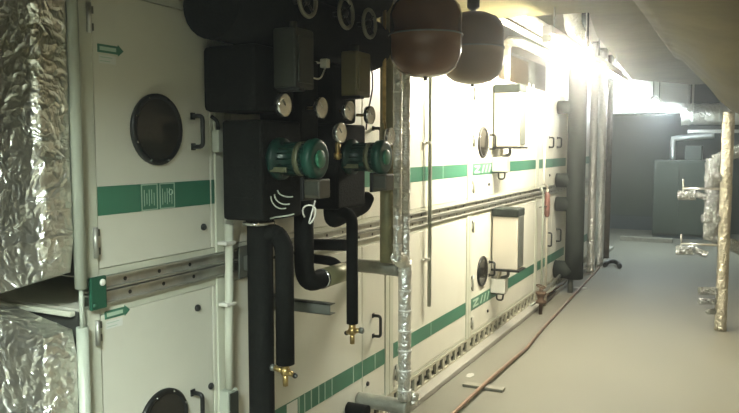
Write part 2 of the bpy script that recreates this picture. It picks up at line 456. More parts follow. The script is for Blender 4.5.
foil_duct('foil_duct', 'crumpled silver foil duct on the lower deck, top sloping down to the conduit', -.32, .026, 1.42, 1.543, .001, .001, 1.11, 1.045, 9.7)

# ------------------------------------------------------------------ conduits on the unit
t = thing('cable_conduit', 'pale green conduit up the near corner beside the foil ducts', 'conduit', (.02, 1.56, 0))
MB().cyl((.022, 1.565, 1.17), (.022, 1.565, 2.499), .018, M['conduit']).build('upper_tube', t)
MB().cyl((.022, 1.565, 1.03), (.022, 1.565, 1.17), .007, M['conduit'], 10).build('cable', t)
MB().cyl((.022, 1.565, .041), (.022, 1.565, 1.05), .018, M['conduit']).build('lower_tube', t)
t = thing('cable_conduit', 'pale conduit down to a small junction box beside the black pipe', 'conduit', (.03, 2.28, .3))
MB().tube([(.03, 2.27, .646), (.03, 2.272, .9), (.030, 2.285, 1.30)], .016, M['frame']).build('tube', t)
MB().tube([(.03, 2.27, .041), (.03, 2.27, .499)], .016, M['frame']).build('lower_tube', t)
for z in (.98, 1.22): MB().box((.0055, 2.24, z), (.05, 2.30, z+.014), M['white'], .003).build('clip', t)
t = thing('junction_box', 'small grey junction box with dark side at the foot of the pale conduit', 'junction box', (.02, 2.24, .5))
MB().box((.0055, 2.235, .5), (.05, 2.30, .645), M['conduit'], .006).build('body', t)
MB().box((.05, 2.24, .51), (.056, 2.295, .635), M['actuator'], .003).build('lid', t)
t = thing('junction_box', 'small grey junction box with black lead beside the upper porthole door handle', 'junction box', (.02, 2.24, 1.58))
MB().box((.0055, 2.215, 1.58), (.04, 2.275, 1.665), M['conduit'], .006).build('body', t)
MB().tube(path([(.02, 2.24, 1.664), (.02, 2.235, 1.70), (.012, 2.21, 1.715)], .015, 5), .007, M['blackp'], 8).build('lead', t)
t = thing('cable_conduit', 'thin grey conduit ending in mid-air on the bright blank panels', 'conduit', (.03, 4.36, .56))
MB().cyl((.03, 4.36, .565), (.03, 4.36, 2.499), .0125, M['conduit']).build('tube', t)
for z in (.87, 1.62): 
    b = MB().box((.0055, 4.325, z), (.045, 4.345, z+.016), M['white'], .003); b.box((.0017, 4.29, z+.002), (.012, 4.40, z+.012), M['white'], .002); b.build('clip', t)
# grey pipe bracket behind the wide black pipe, steel strut under the elbow
t = thing('pipe_bracket', 'dark grey square bracket behind the wide black pipe', 'bracket', (.02, 2.33, 1.1))
MB().box((.0125, 2.36, 1.07), (.02, 2.45, 1.2), M['galv_dark'], .002).build('back_plate', t)
MB().box((.02, 2.385, 1.10), (.098, 2.425, 1.16), M['galv_dark'], .004).build('arm', t)
t = thing('steel_strut', 'grey steel strut bracket jutting from the panel under the black elbow', 'bracket', (.0, 2.62, .9))
b = MB().box((.0045, 2.60, .90), (.30, 2.604, .945), M['galv_dark']); b.box((.0045, 2.60, .941), (.30, 2.645, .945), M['galv_dark']); b.box((.0045, 2.60, .90), (.30, 2.645, .904), M['galv_dark']); b.build('channel', t)
MB().box((.0015, 2.585, .885), (.006, 2.66, .96), M['galv_dark'], .001).build('foot_plate', t)

# ------------------------------------------------------------------ pumps with black insulation shells
def make_pump(y, label):
    t = thing('circulation_pump', label, 'pump', (.157, y, 1.326), 'circulation pumps')
    b = MB().box((.066, y-.1, 1.326), (.248, y+.17, 1.70), M['black'], .012)
    for z in (1.40, 1.52, 1.63): b.box((.10, y-.103, z), (.215, y-.099, z+.012), M['black'])
    b.build('insulation_shell', t)
    b = MB().lathe((.245, y, 1.556), (1, 0, 0), [(0, .075), (.012, .080), (.03, .078), (.034, .060), (.145, .060), (.148, .066)], M['motor'], 32)
    for i in range(18):
        a = 2*PI*i/18; c = V((0, math.cos(a), math.sin(a)))
        b.tube([V((.285, y, 1.556)) + c*.060, V((.385, y, 1.556)) + c*.060], .0035, M['motor'], 6)
    m = b.build('motor', t)
    MB().lathe((.352, y, 1.556), (1, 0, 0), [(0, .0645), (.022, .0645)], M['plate'], 32).build('nameplate', m)
    MB().box((.258, y-.068, 1.508), (.33, y-.058, 1.526), M['plate'], .002).build('rating_strip', m)
    cpp = MB().lathe((.390, y, 1.556), (1, 0, 0), [(0, .066), (.006, .073), (.028, .0765), (.038, .073), (.043, .066), (.045, .058), (.042, .044), (.044, .034)], M['motor_cap'], 36).build('end_cap', t)
    MB().lathe((.434, y, 1.556), (1, 0, 0), [(0, .034), (.006, .033), (.009, .026), (.010, 0)], M['motor_hub'], 28).build('hub', cpp)
    tb = MB().box((.385, y-.04, 1.413), (.455, y+.04, 1.484), M['tbox'], .006)
    tb.box((.378, y-.05, 1.405), (.392, y+.05, 1.49), M['blackp'], .003); tb = tb.build('terminal_box', t)
    MB().box((.392, y-.0435, 1.425), (.45, y-.039, 1.475), M['actuator'], .002).build('lid', tb)
    # pale looped lead under the terminal box
    pts = [V((.405 + .026*math.cos(a), y - .03 + .01*math.sin(2*a), 1.355 + .034*math.sin(a))) for a in [(-.6 + 1.9*i/16)*PI + PI*.05 for i in range(15)]]
    MB().tube([(.425, y-.02, 1.406)] + pts, .0032, M['white'], 8).build('cable', t)
    return t
pump = make_pump(2.30, 'nearer green-capped pump on a black insulated block by the porthole door')
copy_thing(pump, (0, .56, 0), 'farther green-capped pump beside the foil riser pipes, cap in shade', skip=('cable',))

# loose pale cable ends below the nearer pump
b = MB()
for k, (dx, dz, L_) in enumerate(((0, -.005, .045), (.016, -.012, .036), (.03, -.028, .024))):
    b.tube([(.265 + dx + .05*(1-math.cos(t*PI*.6)), 2.23, 1.415 - dz - L_*math.sin(t*PI*.62)) for t in [i/10 for i in range(11)]], .0027, M['conduit'], 8)
b.tube([(.255, 2.24, 1.335), (.285, 2.228, 1.342), (.345, 2.225, 1.352), (.365, 2.23, 1.358)], .003, M['conduit'], 8)
tag(b.build('cable_tails'), 'bundle of loose pale cable tails on the black block under the nearer pump', 'cable')

# ------------------------------------------------------------------ black insulated pipework
tag(MB().tube([(.14, 2.06, 2.10), (.14, 3.28, 2.10)], .125, M['black'], 24).build('insulated_header'), 'thick black insulated header pipe behind the row of handwheels', 'pipe')
tag(MB().tube([(.16, 2.06, 2.346), (.16, 3.28, 2.346)], .118, M['black'], 24).build('insulated_header'), 'thick black insulated header pipe under the ceiling above the handwheels', 'pipe')
tag(MB().box((.008, 2.165, 1.73), (.25, 2.425, 1.972), M['black'], .02).build('valve_insulation'), 'black insulated valve block over the nearer pump', 'valve')
tag(MB().box((.02, 2.50, 1.62), (.22, 2.66, 1.96), M['black'], .02).build('valve_insulation'), 'black insulated valve block between the two pumps', 'valve')
tag(MB().box((.02, 2.74, 1.703), (.24, 2.96, 1.96), M['black'], .02).build('valve_insulation'), 'black insulated valve block over the farther pump', 'valve')

t = thing('insulated_pipe', 'widest black insulated pipe falling to the floor, slimmer branch arching down to lower brass valve', 'pipe', (.15, 2.32, 0))
MB().tube(dense((.15, 2.32, .001), (.15, 2.32, 1.30), .12), .05, M['black'], 20).build('lagging', t)
b = MB().torus((.15, 2.32, 1.308), (0, 0, 1), .05, .010, M['chrome']); b.cyl((.12, 2.255, 1.308), (.19, 2.255, 1.308), .008, M['chrome'], 10); b.build('clamp', t)
def drain(y, x, z, parent, side):
    v = MB().cyl((x, y, z), (x, y, z+.03), .016, M['brass'], 12)
    v.ball((x, y, z-.004), .021, M['brass']); v.cyl((x, y, z-.01), (x, y, z-.062), .011, M['brass'], 12)
    v.cyl((x, y, z-.005), (x+.045*side, y-.01, z+.006), .011, M['brass'], 12); v.cyl((x, y, z-.005), (x-.03*side, y+.01, z-.016), .010, M['brass'], 12)
    v = v.build('drain_valve', parent)
    MB().lathe((x+.042*side, y-.01, z+.006), (side, 0, 0), [(0, .013), (.016, .014), (.02, .008)], M['galv_dark'], 14).build('cap', v)
    MB().ball((x-.036*side, y+.012, z-.02), .011, M['blackp'], 12).build('plug', v)
MB().tube(path([(.15, 2.325, 1.225), (.20, 2.325, 1.285), (.255, 2.33, 1.235), (.255, 2.33, .76)], .045, 8), .036, M['black'], 18).build('branch', t)
drain(2.33, .255, .735, t, -1)
t = thing('insulated_pipe', 'black insulated pipe dropping between the pumps to a bend with steel clip', 'pipe', (.2, 2.56, 1.03))
MB().tube(path([(.2, 2.56, 1.618), (.2, 2.56, 1.03), (.2, 2.92, 1.03)], .09, 10), .041, M['black'], 20).build('lagging', t)
MB().torus((.2, 2.70, 1.03), (0, 1, 0), .041, .0045, M['chrome']).build('clip', t)
MB().tube([(.2, 2.715, 1.03), (.2, 2.95, 1.03)], .043, M['olive'], 20).build('lagging_lit_tint', t)  # olive stretch of the black lagging stands for light on it
t = thing('insulated_pipe', 'slim black insulated drain pipe ending in the upper brass valve', 'pipe', (.285, 2.825, .8))
MB().tube(path([(.20, 2.84, 1.318), (.285, 2.825, 1.30), (.285, 2.825, .815)], .04, 6), .026, M['black'], 16).build('lagging', t)
drain(2.825, .285, .785, t, 1)
tag(MB().tube([(.0125, 2.90, 1.145), (.228, 2.87, 1.158)], .026, M['black'], 16).build('insulated_pipe'), 'level black insulated pipe from the panel behind the slim drain pipe', 'pipe')
tag(MB().tube(path([(.001, 2.93, 1.075), (.13, 2.93, 1.07), (.15, 2.95, 1.04)], .03, 5), .022, M['black'], 14).build('insulated_pipe'), 'short black pipe stub entering the panel just above the black bend', 'pipe')
tag(MB().tube(path([(.157, 2.86, 1.325), (.157, 2.86, 1.26), (.157, 3.2, 1.31), (.157, 3.22, 1.34)], .05, 6), .034, M['black'], 16).build('insulated_pipe'), 'black insulated bend running under the farther pump', 'pipe')

# actuators on the valve blocks
for (x0, x1, y0, y1, z0, z1, lab, am) in ((.252, .352, 2.27, 2.40, 1.815, 2.035, 'dark grey box actuator above the nearer pump', 'actuator'), (.246, .325, 2.795, 2.93, 1.818, 2.012, 'box actuator painted olive as if lit, above the farther pump', 'act_lit_tint')):
    t = thing('valve_actuator', lab, 'actuator', ((x0+x1)/2, (y0+y1)/2, z0), 'valve actuators')
    MB().box((x0, y0, z0), (x1, y1, z1), M[am], .008).build('housing', t)
    MB().box((x1-.002, y0+.015, z0+.02), (x1+.006, y1-.015, z1-.03), M[am], .003).build('cover', t)
    MB().cyl(((x0+x1)/2, (y0+y1)/2, z1-.002), ((x0+x1)/2, (y0+y1)/2, z1+.03), .014, M['galv_dark'], 14).build('stem', t)
    MB().box(((x0+x1)/2-.03, y0-.008, z0-.012), (x1+.02, y0+.03, z0+.002), M['blackp'], .002).build('base_plate', t)

# handwheels on the headers
def handwheel(y, z, label):
    t = thing('handwheel', label, 'handwheel', (.30, y, z), 'valve handwheels')
    MB().torus((.315, y, z), (1, 0, 0), .060, .0085, M['rim'], 36, 10).build('rim', t)
    b = MB()
    for i in range(4):
        a = PI/4 + i*PI/2; b.cyl((.31, y, z), (.315, y + .058*math.cos(a), z + .058*math.sin(a)), .005, M['blackp'], 8)
    b.lathe((.30, y, z), (1, 0, 0), [(0, .018), (.016, .018), (.022, .010), (.023, 0)], M['blackp'], 16); b.build('spokes', t)
    MB().cyl((.2535, y, z), (.30, y, z), .011, M['blackp'], 12).build('spindle', t)
    return t
handwheel(2.415, 2.155, 'round grey-rimmed handwheel above the nearer actuator, cut by the view top')
handwheel(2.72, 2.155, 'middle one of three grey-rimmed handwheels on the black header')
handwheel(2.935, 2.145, 'round grey-rimmed handwheel right over the olive-tinted actuator')

# pressure gauges
def gauge(x, y, z, label, r=.043, to=None):
    t = thing('pressure_gauge', label, 'gauge', (x, y, z), 'dial gauges on the pumps')
    MB().lathe((x-.022, y, z), (1, 0, 0), [(0, r*.8), (.004, r), (.024, r), (.026, r-.003), (.024, r-.005)], M['chrome'], 32).build('case', t)
    d = MB().lathe((x, y, z), (1, 0, 0), [(0, r-.005), (.0012, r-.0052)], M['dial'], 32).build('dial', t)
    a = 2.3; MB().extrude_yz([(y+.003, z+.002), (y-.003, z-.002), (y-.028*math.sin(.8), z+.028*math.cos(.8)), (y-.026*math.sin(.7), z+.028*math.cos(.7))], x+.001, x+.0022, M['galv_dark']).build('needle', d)
    if to: MB().cyl((x-.021, y, z), to, .007, M['brass'], 10).build('stem', t)
    return t
gauge(.29, 2.291, 1.755, 'white dial gauge nearest the porthole door, over the nearer green motor', to=(.251, 2.291, 1.755))
gauge(.29, 2.561, 1.758, 'white dial gauge between the two box actuators, on the middle black block', to=(.221, 2.561, 1.758))
gauge(.29, 2.795, 1.757, 'white dial gauge under the olive-tinted actuator', to=(.241, 2.795, 1.757))
gauge(.28, 2.738, 1.66, 'lower white dial gauge on a brass neck between the two green caps', .045)
gauge(.29, 3.00, 1.745, 'faint dial gauge beside the olive pipe', .041, (.241, 2.955, 1.745))
gauge(.29, 3.216, 1.650, 'dull dial gauge in front of the foil riser pipes', .043, (.24, 3.247, 1.73))
b = MB().cyl((.262, 2.738, 1.545), (.262, 2.738, 1.640), .011, M['brass'], 12); b.lathe((.262, 2.738, 1.55), (0, 0, 1), [(0, .017), (.022, .017), (.026, .011)], M['brass'], 6)
tag(b.build('brass_fitting'), 'brass fitting below the lower dial gauge between the pumps', 'fitting')
t = thing('cable_plug', 'small white plug with lead near the middle handwheel', 'plug', (.25, 2.6, 1.93))
MB().box((.245, 2.62, 1.925), (.278, 2.65, 1.962), M['white'], .004).build('body', t)
MB().tube(path([(.26, 2.64, 1.925), (.27, 2.58, 1.87), (.25, 2.50, 1.885), (.24, 2.44, 1.86)], .03, 6), .0035, M['white'], 8).build('lead', t)
tag(MB().tube(path([(.250, 3.07, 2.0), (.255, 3.10, 1.90), (.24, 3.06, 1.74), (.25, 3.03, 1.68)], .06, 6), .004, M['blackp'], 8).build('sensor_cable'), 'thin dark lead curving past the white slit beside the olive pipe', 'cable')

# ------------------------------------------------------------------ olive pipe and foil wrapped risers
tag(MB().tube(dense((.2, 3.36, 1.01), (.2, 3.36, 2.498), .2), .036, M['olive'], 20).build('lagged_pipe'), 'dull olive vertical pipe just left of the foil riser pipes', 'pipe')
tag(MB().tube([(.235, 3.255, 1.72), (.235, 3.255, 2.498)], .009, M['brass'], 12).build('brass_pipe'), 'thin brass tube running up beside the dull olive pipe', 'pipe')

def foil_riser(name, label, segs, step, parts=()):
    t = thing(name, label, 'pipe', segs[0][0])
    for (a, b_, r) in segs:
        MB().tube(dense(a, b_, .025), r, M['foil_pipe'], 22, wob=r*.10).build('wrap', t)
        d = (V(b_) - V(a)); n = int(d.length / step)
        for i in range(n):
            c = V(a) + d * ((i + .5) / n)
            MB().lathe(c - d.normalized()*.006, d, [(0, r*.98), (.001, r*1.07), (.011, r*1.07), (.012, r*.98)], M['band'], 22).build('tape_band', t)
    return t
main_riser = foil_riser('foil_pipe', 'pair of foil-wrapped risers with tape bands joining into one pipe to the floor', [((.28, 3.315, 1.06), (.28, 3.315, 2.498), .022), ((.28, 3.41, .28), (.28, 3.41, 1.02), .034), ((.28, 3.41, 1.02), (.28, 3.41, 2.498), .024)], .095)
el = dense((.28, 3.30, 1.055), (.28, 3.42, 1.0), .01)
MB().tube(el, [.028 + .010*math.sin(PI*i/(len(el)-1)) for i in range(len(el))], M['foil'], 18, wob=.01).build('foil_joint', main_riser)
tag(MB().tube(dense((.003, 3.42, .972), (.243, 3.42, .965), .02), .036, M['lag_grey'], 20, wob=.003).build('foil_branch'), 'dull foil branch pipe from the panel to the middle of the riser', 'pipe')
t = thing('foil_branch', 'grey lagged branch pipe low down at the foot of the foil riser', 'pipe', (.28, 3.42, .22))
MB().tube(dense((.003, 3.42, .235), (.30, 3.42, .238), .02), .040, M['lag_grey'], 20, wob=.003).build('wrap', t)
MB().tube(dense((.003, 3.30, .225), (.12, 3.30, .225), .02), .034, M['black'], 18).build('black_end', t)
MB().tube(dense((.300, 3.465, .238), (.300, 3.49, .30), .012), .026, M['foil'], 14, wob=.01).build('foil_end', t)
tag(MB().cyl((.28, 3.41, 0), (.28, 3.41, .205), .012, M['galv_dark'], 12).build('pipe_support'), 'short steel support post under the foil riser', 'support')

# ------------------------------------------------------------------ expansion tanks under the soffit
def tank(x, y, z0, m, label):
    t = thing('expansion_tank', label, 'tank', (x, y, z0), 'expansion tanks')
    R, H = .164, .385
    prof = [(0, .0), (.004, .05), (.018, .10), (.045, .137), (.08, .157), (.115, R), (.184, R), (.185, R+.004), (.20, R+.004), (.201, R), (H-.10, R), (H-.06, .152), (H-.03, .125), (H-.01, .08), (H, .02)]
    MB().lathe((x, y, z0), (0, 0, 1), prof, m, 48).build('shell', t)
    MB().torus((x, y, z0+.192), (0, 0, 1), R+.003, .004, M['galv_dark'], 48, 8).build('seam_ring', t)
    b = MB().cyl((x, y, z0-.012), (x, y, z0+.006), .009, M['blackp'], 12); b.build('air_valve', t)
    b = MB().cyl((x, y, z0+H-.02), (x, y, 2.499), .016, M['blackp'], 14); b.lathe((x, y, z0+H+.01), (0, 0, 1), [(0, .02), (.012, .034), (.055, .034), (.07, .02)], M['blackp'], 14); b.build('hanger', t)
    return t
tank(.50, 3.14, 1.916, M['tank'], 'dark red-brown expansion tank hung nearer, over the foil risers')
tank(.50, 3.80, 1.936, M['tank2'], 'grey-brown expansion tank hung farther along, half behind the other')

# ------------------------------------------------------------------ inverter boxes and their terminal boxes
def inverter(z0, label, lab2):
    t = thing('inverter_box', label, 'inverter', (.12, 5.83, z0), 'inverter boxes')
    MB().box((.014, 5.76, z0+.012), (.222, 5.94, z0+.47), M['boxgrey'], .008).build('housing', t)
    MB().box((.222, 5.785, z0+.03), (.231, 5.93, z0+.45), M['galv_dark'], .003).build('cover', t)
    MB().box((.010, 5.745, z0+.445), (.232, 5.955, z0+.512), M['slate'], .012).build('lid', t)
    b = MB().box((.010, 5.748, z0-.004), (.245, 5.955, z0+.013), M['blackp'], .004)
    b.build('drip_tray', t)
    MB().box((.003, 5.80, z0+.06), (.015, 5.9, z0+.40), M['galv_dark']).build('back_plate', t)
    c = MB()
    c.tube(path([(.07, 5.80, z0), (.07, 5.80, z0-.045), (.05, 5.80, z0-.0715)], .02, 5), .016, M['foil_tan'], 12)
    c.tube(path([(.13, 5.83, z0), (.135, 5.83, z0-.05), (.07, 5.83, z0-.0715)], .02, 5), .013, M['galv_dark'], 12)
    c.build('gland_tube', t)
    s = thing('terminal_box', lab2, 'terminal box', (.07, 5.8, z0-.19), 'terminal boxes')
    MB().box((.002, 5.765, z0-.19), (.125, 5.86, z0-.072), M['white'], .005).build('body', s)
    MB().box((.01, 5.77, z0-.202), (.11, 5.85, z0-.189), M['actuator'], .002).build('gland_strip', s)
    MB().tube(path([(.05, 5.79, z0-.20), (.05, 5.79, z0-.25), (.10, 5.79, z0-.25), (.105, 5.79, z0-.20)], .02, 5), .007, M['actuator'], 10).build('cable_loop', s)
    return t
inverter(1.59, 'tall pale inverter box on the upper deck beside the porthole', 'small white terminal box below the upper inverter box')
inverter(.59, 'tall pale inverter box with dark lid on the lower deck', 'small white terminal box below the lower inverter box')
# cable tray along the top of the unit
t = thing('cable_tray', 'pale cable tray along the top edge of the unit', 'cable tray', (-.05, 7, 2.122))
b = MB().box((-.04, 5.3, 2.122), (.0, 8.5, 2.126), M['white']); b.box((-.004, 5.3, 2.126), (.0, 8.5, 2.165), M['white']); b.box((-.04, 5.3, 2.126), (-.036, 8.5, 2.165), M['white']); b.build('trough', t)
for y in (6.86, 7.02): MB().box((.0008, y, 2.09), (.012, y+.03, 2.2), M['white'], .002).build('clip', t)

# ------------------------------------------------------------------ thin pipes with red valve
t = thing('thin_pipe', 'thin upright pipe with red valve body between inverter box and double doors', 'pipe', (.10, 7.28, .02))
MB().tube(path([(.10, 7.30, 0), (.10, 7.30, 1.20), (.10, 7.18, 1.24), (.10, 7.14, 1.26), (.10, 7.14, 2.10)], .03, 6), .012, M['boxgrey'], 10).build('tube', t)
b = MB().lathe((.10, 7.30, .90), (0, 0, 1), [(0, .016), (.02, .026), (.09, .028), (.16, .028), (.23, .024), (.25, .015)], M['red'], 16); b.build('valve', t)
MB().tube([(.055, 7.16, 1.005), (.10, 7.28, 1.01)], .007, M['galv_dark'], 8).build('lever', t)
tag(MB().tube(path([(.10, 7.12, 0), (.10, 7.12, 1.14), (.10, 7.05, 1.2)], .02, 5), .010, M['conduit'], 10).build('thin_pipe'), 'thinner grey pipe beside the pipe with red valve', 'pipe')
# rusty valve cluster and cables on the plinth
t = thing('rusty_valve', 'rusty brown valve with flange at the foot of the thin red pipe', 'valve', (.15, 6.9, 0))
b = MB().cyl((.15, 6.9, 0), (.15, 6.9, .26), .018, M['rust'], 12); b.lathe((.15, 6.9, .10), (0, 0, 1), [(0, .02), (.01, .05), (.03, .05), (.04, .03), (.08, .035), (.10, .05), (.115, .05), (.125, .02)], M['rust'], 16); b.build('body', t)
MB().torus((.15, 6.9, .27), (.3, 0, 1), .042, .007, M['rust'], 20, 8).build('wheel', t)
MB().tube(path([(.15, 6.9, .18), (.14, 7.2, .20), (.11, 7.9, .21)], .06, 6), .017, M['galv_dark'], 10).build('side_pipe', t)
rr = random.Random(3)
for k, (y0, lab, m) in enumerate(((7.0, 'grey cable lying loose on the plinth by the rusty valve', 'conduit'), (7.5, 'brown hose lying on the plinth before the dark upright pipe', 'rust'))):
    pts = [(.025 + .034*k + .006*math.sin(i*1.3 + k), y0 + i*.16, .052 + .005*math.sin(i*2.1)) for i in range(8)]
    tag(MB().tube(pts, .010, M[m], 8).build('loose_cable'), lab, 'cable')

# ------------------------------------------------------------------ dark upright pipe with branches, far foil risers
t = thing('lagged_pipe', 'wide dark grey-green upright pipe with stubs into the unit', 'pipe', (.22, 8.1, .1))
MB().tube(dense((.22, 8.1, .16), (.22, 8.1, 3.09), .3), .098, M['slate'], 26).build('riser', t)
for z, r in ((1.235, .078), (.975, .078), (2.03, .07), (.25, .098)):
    MB().tube([(.0125, 8.1, z), (.21, 8.1, z)], r, M['slate'], 22).build('stub', t)
MB().cyl((.185, 8.1, 0), (.185, 8.1, .165), .03, M['galv_dark'], 14).build('foot', t)
foil_riser('foil_pipe', 'far foil riser just beyond the dark upright pipe', [((.15, 9.52, .0), (.15, 9.52, 2.9), .05)], .24)
foil_riser('foil_pipe', 'far foil riser standing last before the back wall corner', [((.15, 10.15, .0), (.15, 10.15, 2.9), .055)], .25)
tag(MB().tube(dense((.02, 9.45, .955), (.10, 9.45, .945), .02), .045, M['foil'], 16, wob=.006).build('foil_branch'), 'shiny foil branch stub between the dark pipe and far risers', 'pipe')
tag(MB().tube(dense((.12, 10.9, 0), (.12, 10.9, 2.9), .1), .05, M['brownlag'], 14).build('brown_pipe'), 'brownish upright pipe behind the last foil riser', 'pipe')

# ------------------------------------------------------------------ foil pipes overhead
def run(label, pts, r, m='foil_pipe', name='foil_pipe'):
    out = []
    for i in range(len(pts)-1): out += dense(pts[i], pts[i+1], .05)[(0 if i == 0 else 1):]
    return tag(MB().tube(out, r, M[m], 18, wob=r*.12).build(name), label, 'pipe')
run('upper overhead foil pipe running away above the unit', [(.34, 5.1, 2.55), (.34, 7.9, 2.55)], .052, 'foil')
run('thin bright pipe just under the upper overhead foil pipe', [(.25, 5.1, 2.50), (.25, 7.9, 2.50)], .022, 'band', 'thin_pipe')
run('lower overhead foil pipe turning down to the unit top', [(-.09, 6.42, 2.1215), (-.09, 6.42, 2.42), (-.06, 6.33, 2.475), (.02, 6.15, 2.495), (.1, 6.2, 2.49), (.1, 7.9, 2.485)], .042, 'foil')
run('wide foil pipe slanting under the ceiling at the soffit corner', [(.72, 5.2, 2.68), (.58, 6.0, 2.56), (.50, 6.8, 2.52)], .066, 'foil')
run('short dull pipe dropping to the unit top near the cable tray', [(-.35, 6.9, 2.122), (-.35, 6.9, 2.6)], .05, 'band', 'thin_pipe')
tag(MB().box((-1.0, 5.6, 2.121), (-.45, 8.6, 2.6), M['upper'], .02).build('insulated_duct'), 'brown insulated duct lying on top of the unit', 'duct')

# ------------------------------------------------------------------ lamps
def lamp(x, y0, y1, z, tube, label):
    t = thing('fluorescent_lamp', label, 'lamp', (x, (y0+y1)/2, z), 'fluorescent lamps along the corridor')
    b = MB().box((x-.03, y0, z+.028), (x+.03, y1, z+.085), M['white'], .006); b.build('housing', t)
    r = MB(); k = r.mi(M['white'])                       # added one-sided wing that keeps lamp light off the aisle soffit
    q = [(x+.03, z+.030), (x+.085, z+.012), (x+.10, z-.030), (x+.103, z-.030), (x+.088, z+.016), (x+.03, z+.036)]
    lo = [r.bm.verts.new((a, y0, c)) for a, c in q]; hi = [r.bm.verts.new((a, y1, c)) for a, c in q]
    for i in range(6): r.face((lo[i], lo[(i+1) % 6], hi[(i+1) % 6], hi[i]), k)
    r.face(lo, k); r.face(hi[::-1], k); r.build('aisle_shield', t)
    for y in (y0, y1-.03): MB().box((x-.03, y, z-.02), (x+.03, y+.03, z+.026), M['white'], .003).build('end_cap', t)
    MB().cyl((x, y0+.03, z), (x, y1-.03, z), .016, M[tube], 14).build('tube', t)
    h = MB()
    for y in (y0+.2, y1-.2): h.cyl((x, y, z+.085), (x, y, 2.5 if x > .9 or y < 4.8 else 3.1), .006, M['galv_dark'], 8)
    h.build('hanger_rods', t)
    return t
lamp(.70, 4.62, 6.12, 2.27, 'tube_warm', 'glaring fluorescent lamp nearest, above the double doors side of aisle')
lamp(.70, 6.30, 7.70, 2.27, 'tube_dim', 'second fluorescent lamp hung in line behind the nearest glaring one')
lamp(.62, 11.5, 12.8, 2.27, 'tube_cool', 'bluish far lamp before the added white duct at the corridor end')
t = thing('ceiling_light', 'greenish recessed trough light over the near aisle above the viewer', 'lamp', (1.2, -.3, 2.4))
b = MB().box((1.03, -1.0, 2.47), (1.37, .3, 2.499), M['white'])
for x in (1.03, 1.362): b.box((x, -1.0, 2.30), (x+.008, .3, 2.47), M['white'])
for y in (-1.0, .292): b.box((1.038, y, 2.30), (1.362, y+.008, 2.47), M['white'])
b.build('housing', t)
MB().box((1.045, -.98, 2.452), (1.355, .28, 2.468), M['tube_near']).build('diffuser', t)

# ------------------------------------------------------------------ corridor end
t = thing('steel_cabinet', 'grey-green cabinet standing against the far wall', 'cabinet', (.87, 14.2, 0))
MB().box((.46, 13.75, .06), (1.30, 14.6, 1.37), M['cabinet'], .01).build('body', t)
MB().box((.48, 13.735, .08), (.87, 13.75, 1.34), M['cabinet'], .004).build('door', t); MB().box((.88, 13.735, .08), (1.28, 13.75, 1.34), M['cabinet'], .004).build('door', t)
MB().box((.47, 13.77, 0), (1.29, 14.58, .06), M['skirt']).build('plinth', t)
tag(MB().box((.02, 13.05, .0), (.85, 13.2, .07), M['wood'], .004).build('floor_batten'), 'dark batten lying on the floor before the far cabinet', 'batten')
t = thing('glare_duct', 'white duct added under the ceiling for the far lamp glare', 'duct', (.3, 13.3, 2.1))
b = MB().prism([(-1.3, 13.0), (1.02, 13.0), (1.02, 13.6), (-1.3, 13.6)], 2.17, 3.08, M['ductwhite']); b.build('casing', t)  # added casing, a bright surface to carry the glare
for x in (-.6, .2, .9): MB().box((x-.015, 12.985, 2.16), (x+.015, 13.615, 3.085), M['ductwhite']).build('flange', t)
t = thing('foil_duct', 'bright foil duct with hangers crossing beside the far lamp', 'duct', (1.25, 11.9, 1.9))
MB().tube(dense((.95, 12.75, 2.12), (2.34, 12.75, 2.12), .05), .17, M['foil'], 26, wob=.02).build('wrap', t)
for x in (1.1, 1.5): MB().box((x, 12.57, 2.0), (x+.03, 12.58, 3.1), M['galv']).build('hanger', t)
tag(MB().tube(dense((.75, 13.9, 1.375), (.75, 13.9, 1.75), .05) + dense((.75, 13.9, 1.75), (1.4, 13.9, 1.80), .05)[1:], .05, M['foil_pipe'], 14, wob=.004).build('foil_pipe'), 'small foil pipe rising from the far cabinet top', 'pipe')
tag(MB().box((.95, 13.8, 1.371), (1.22, 14.3, 1.62), M['cabinet'], .01).build('control_box'), 'grey-green control box on top of the far cabinet', 'box')
tag(MB().tube(dense((1.0, 13.5, 1.86), (2.349, 13.5, 1.86), .1), .03, M['band'], 12).build('pale_pipe'), 'level pale pipe above the far cabinet reaching the side wall', 'pipe')

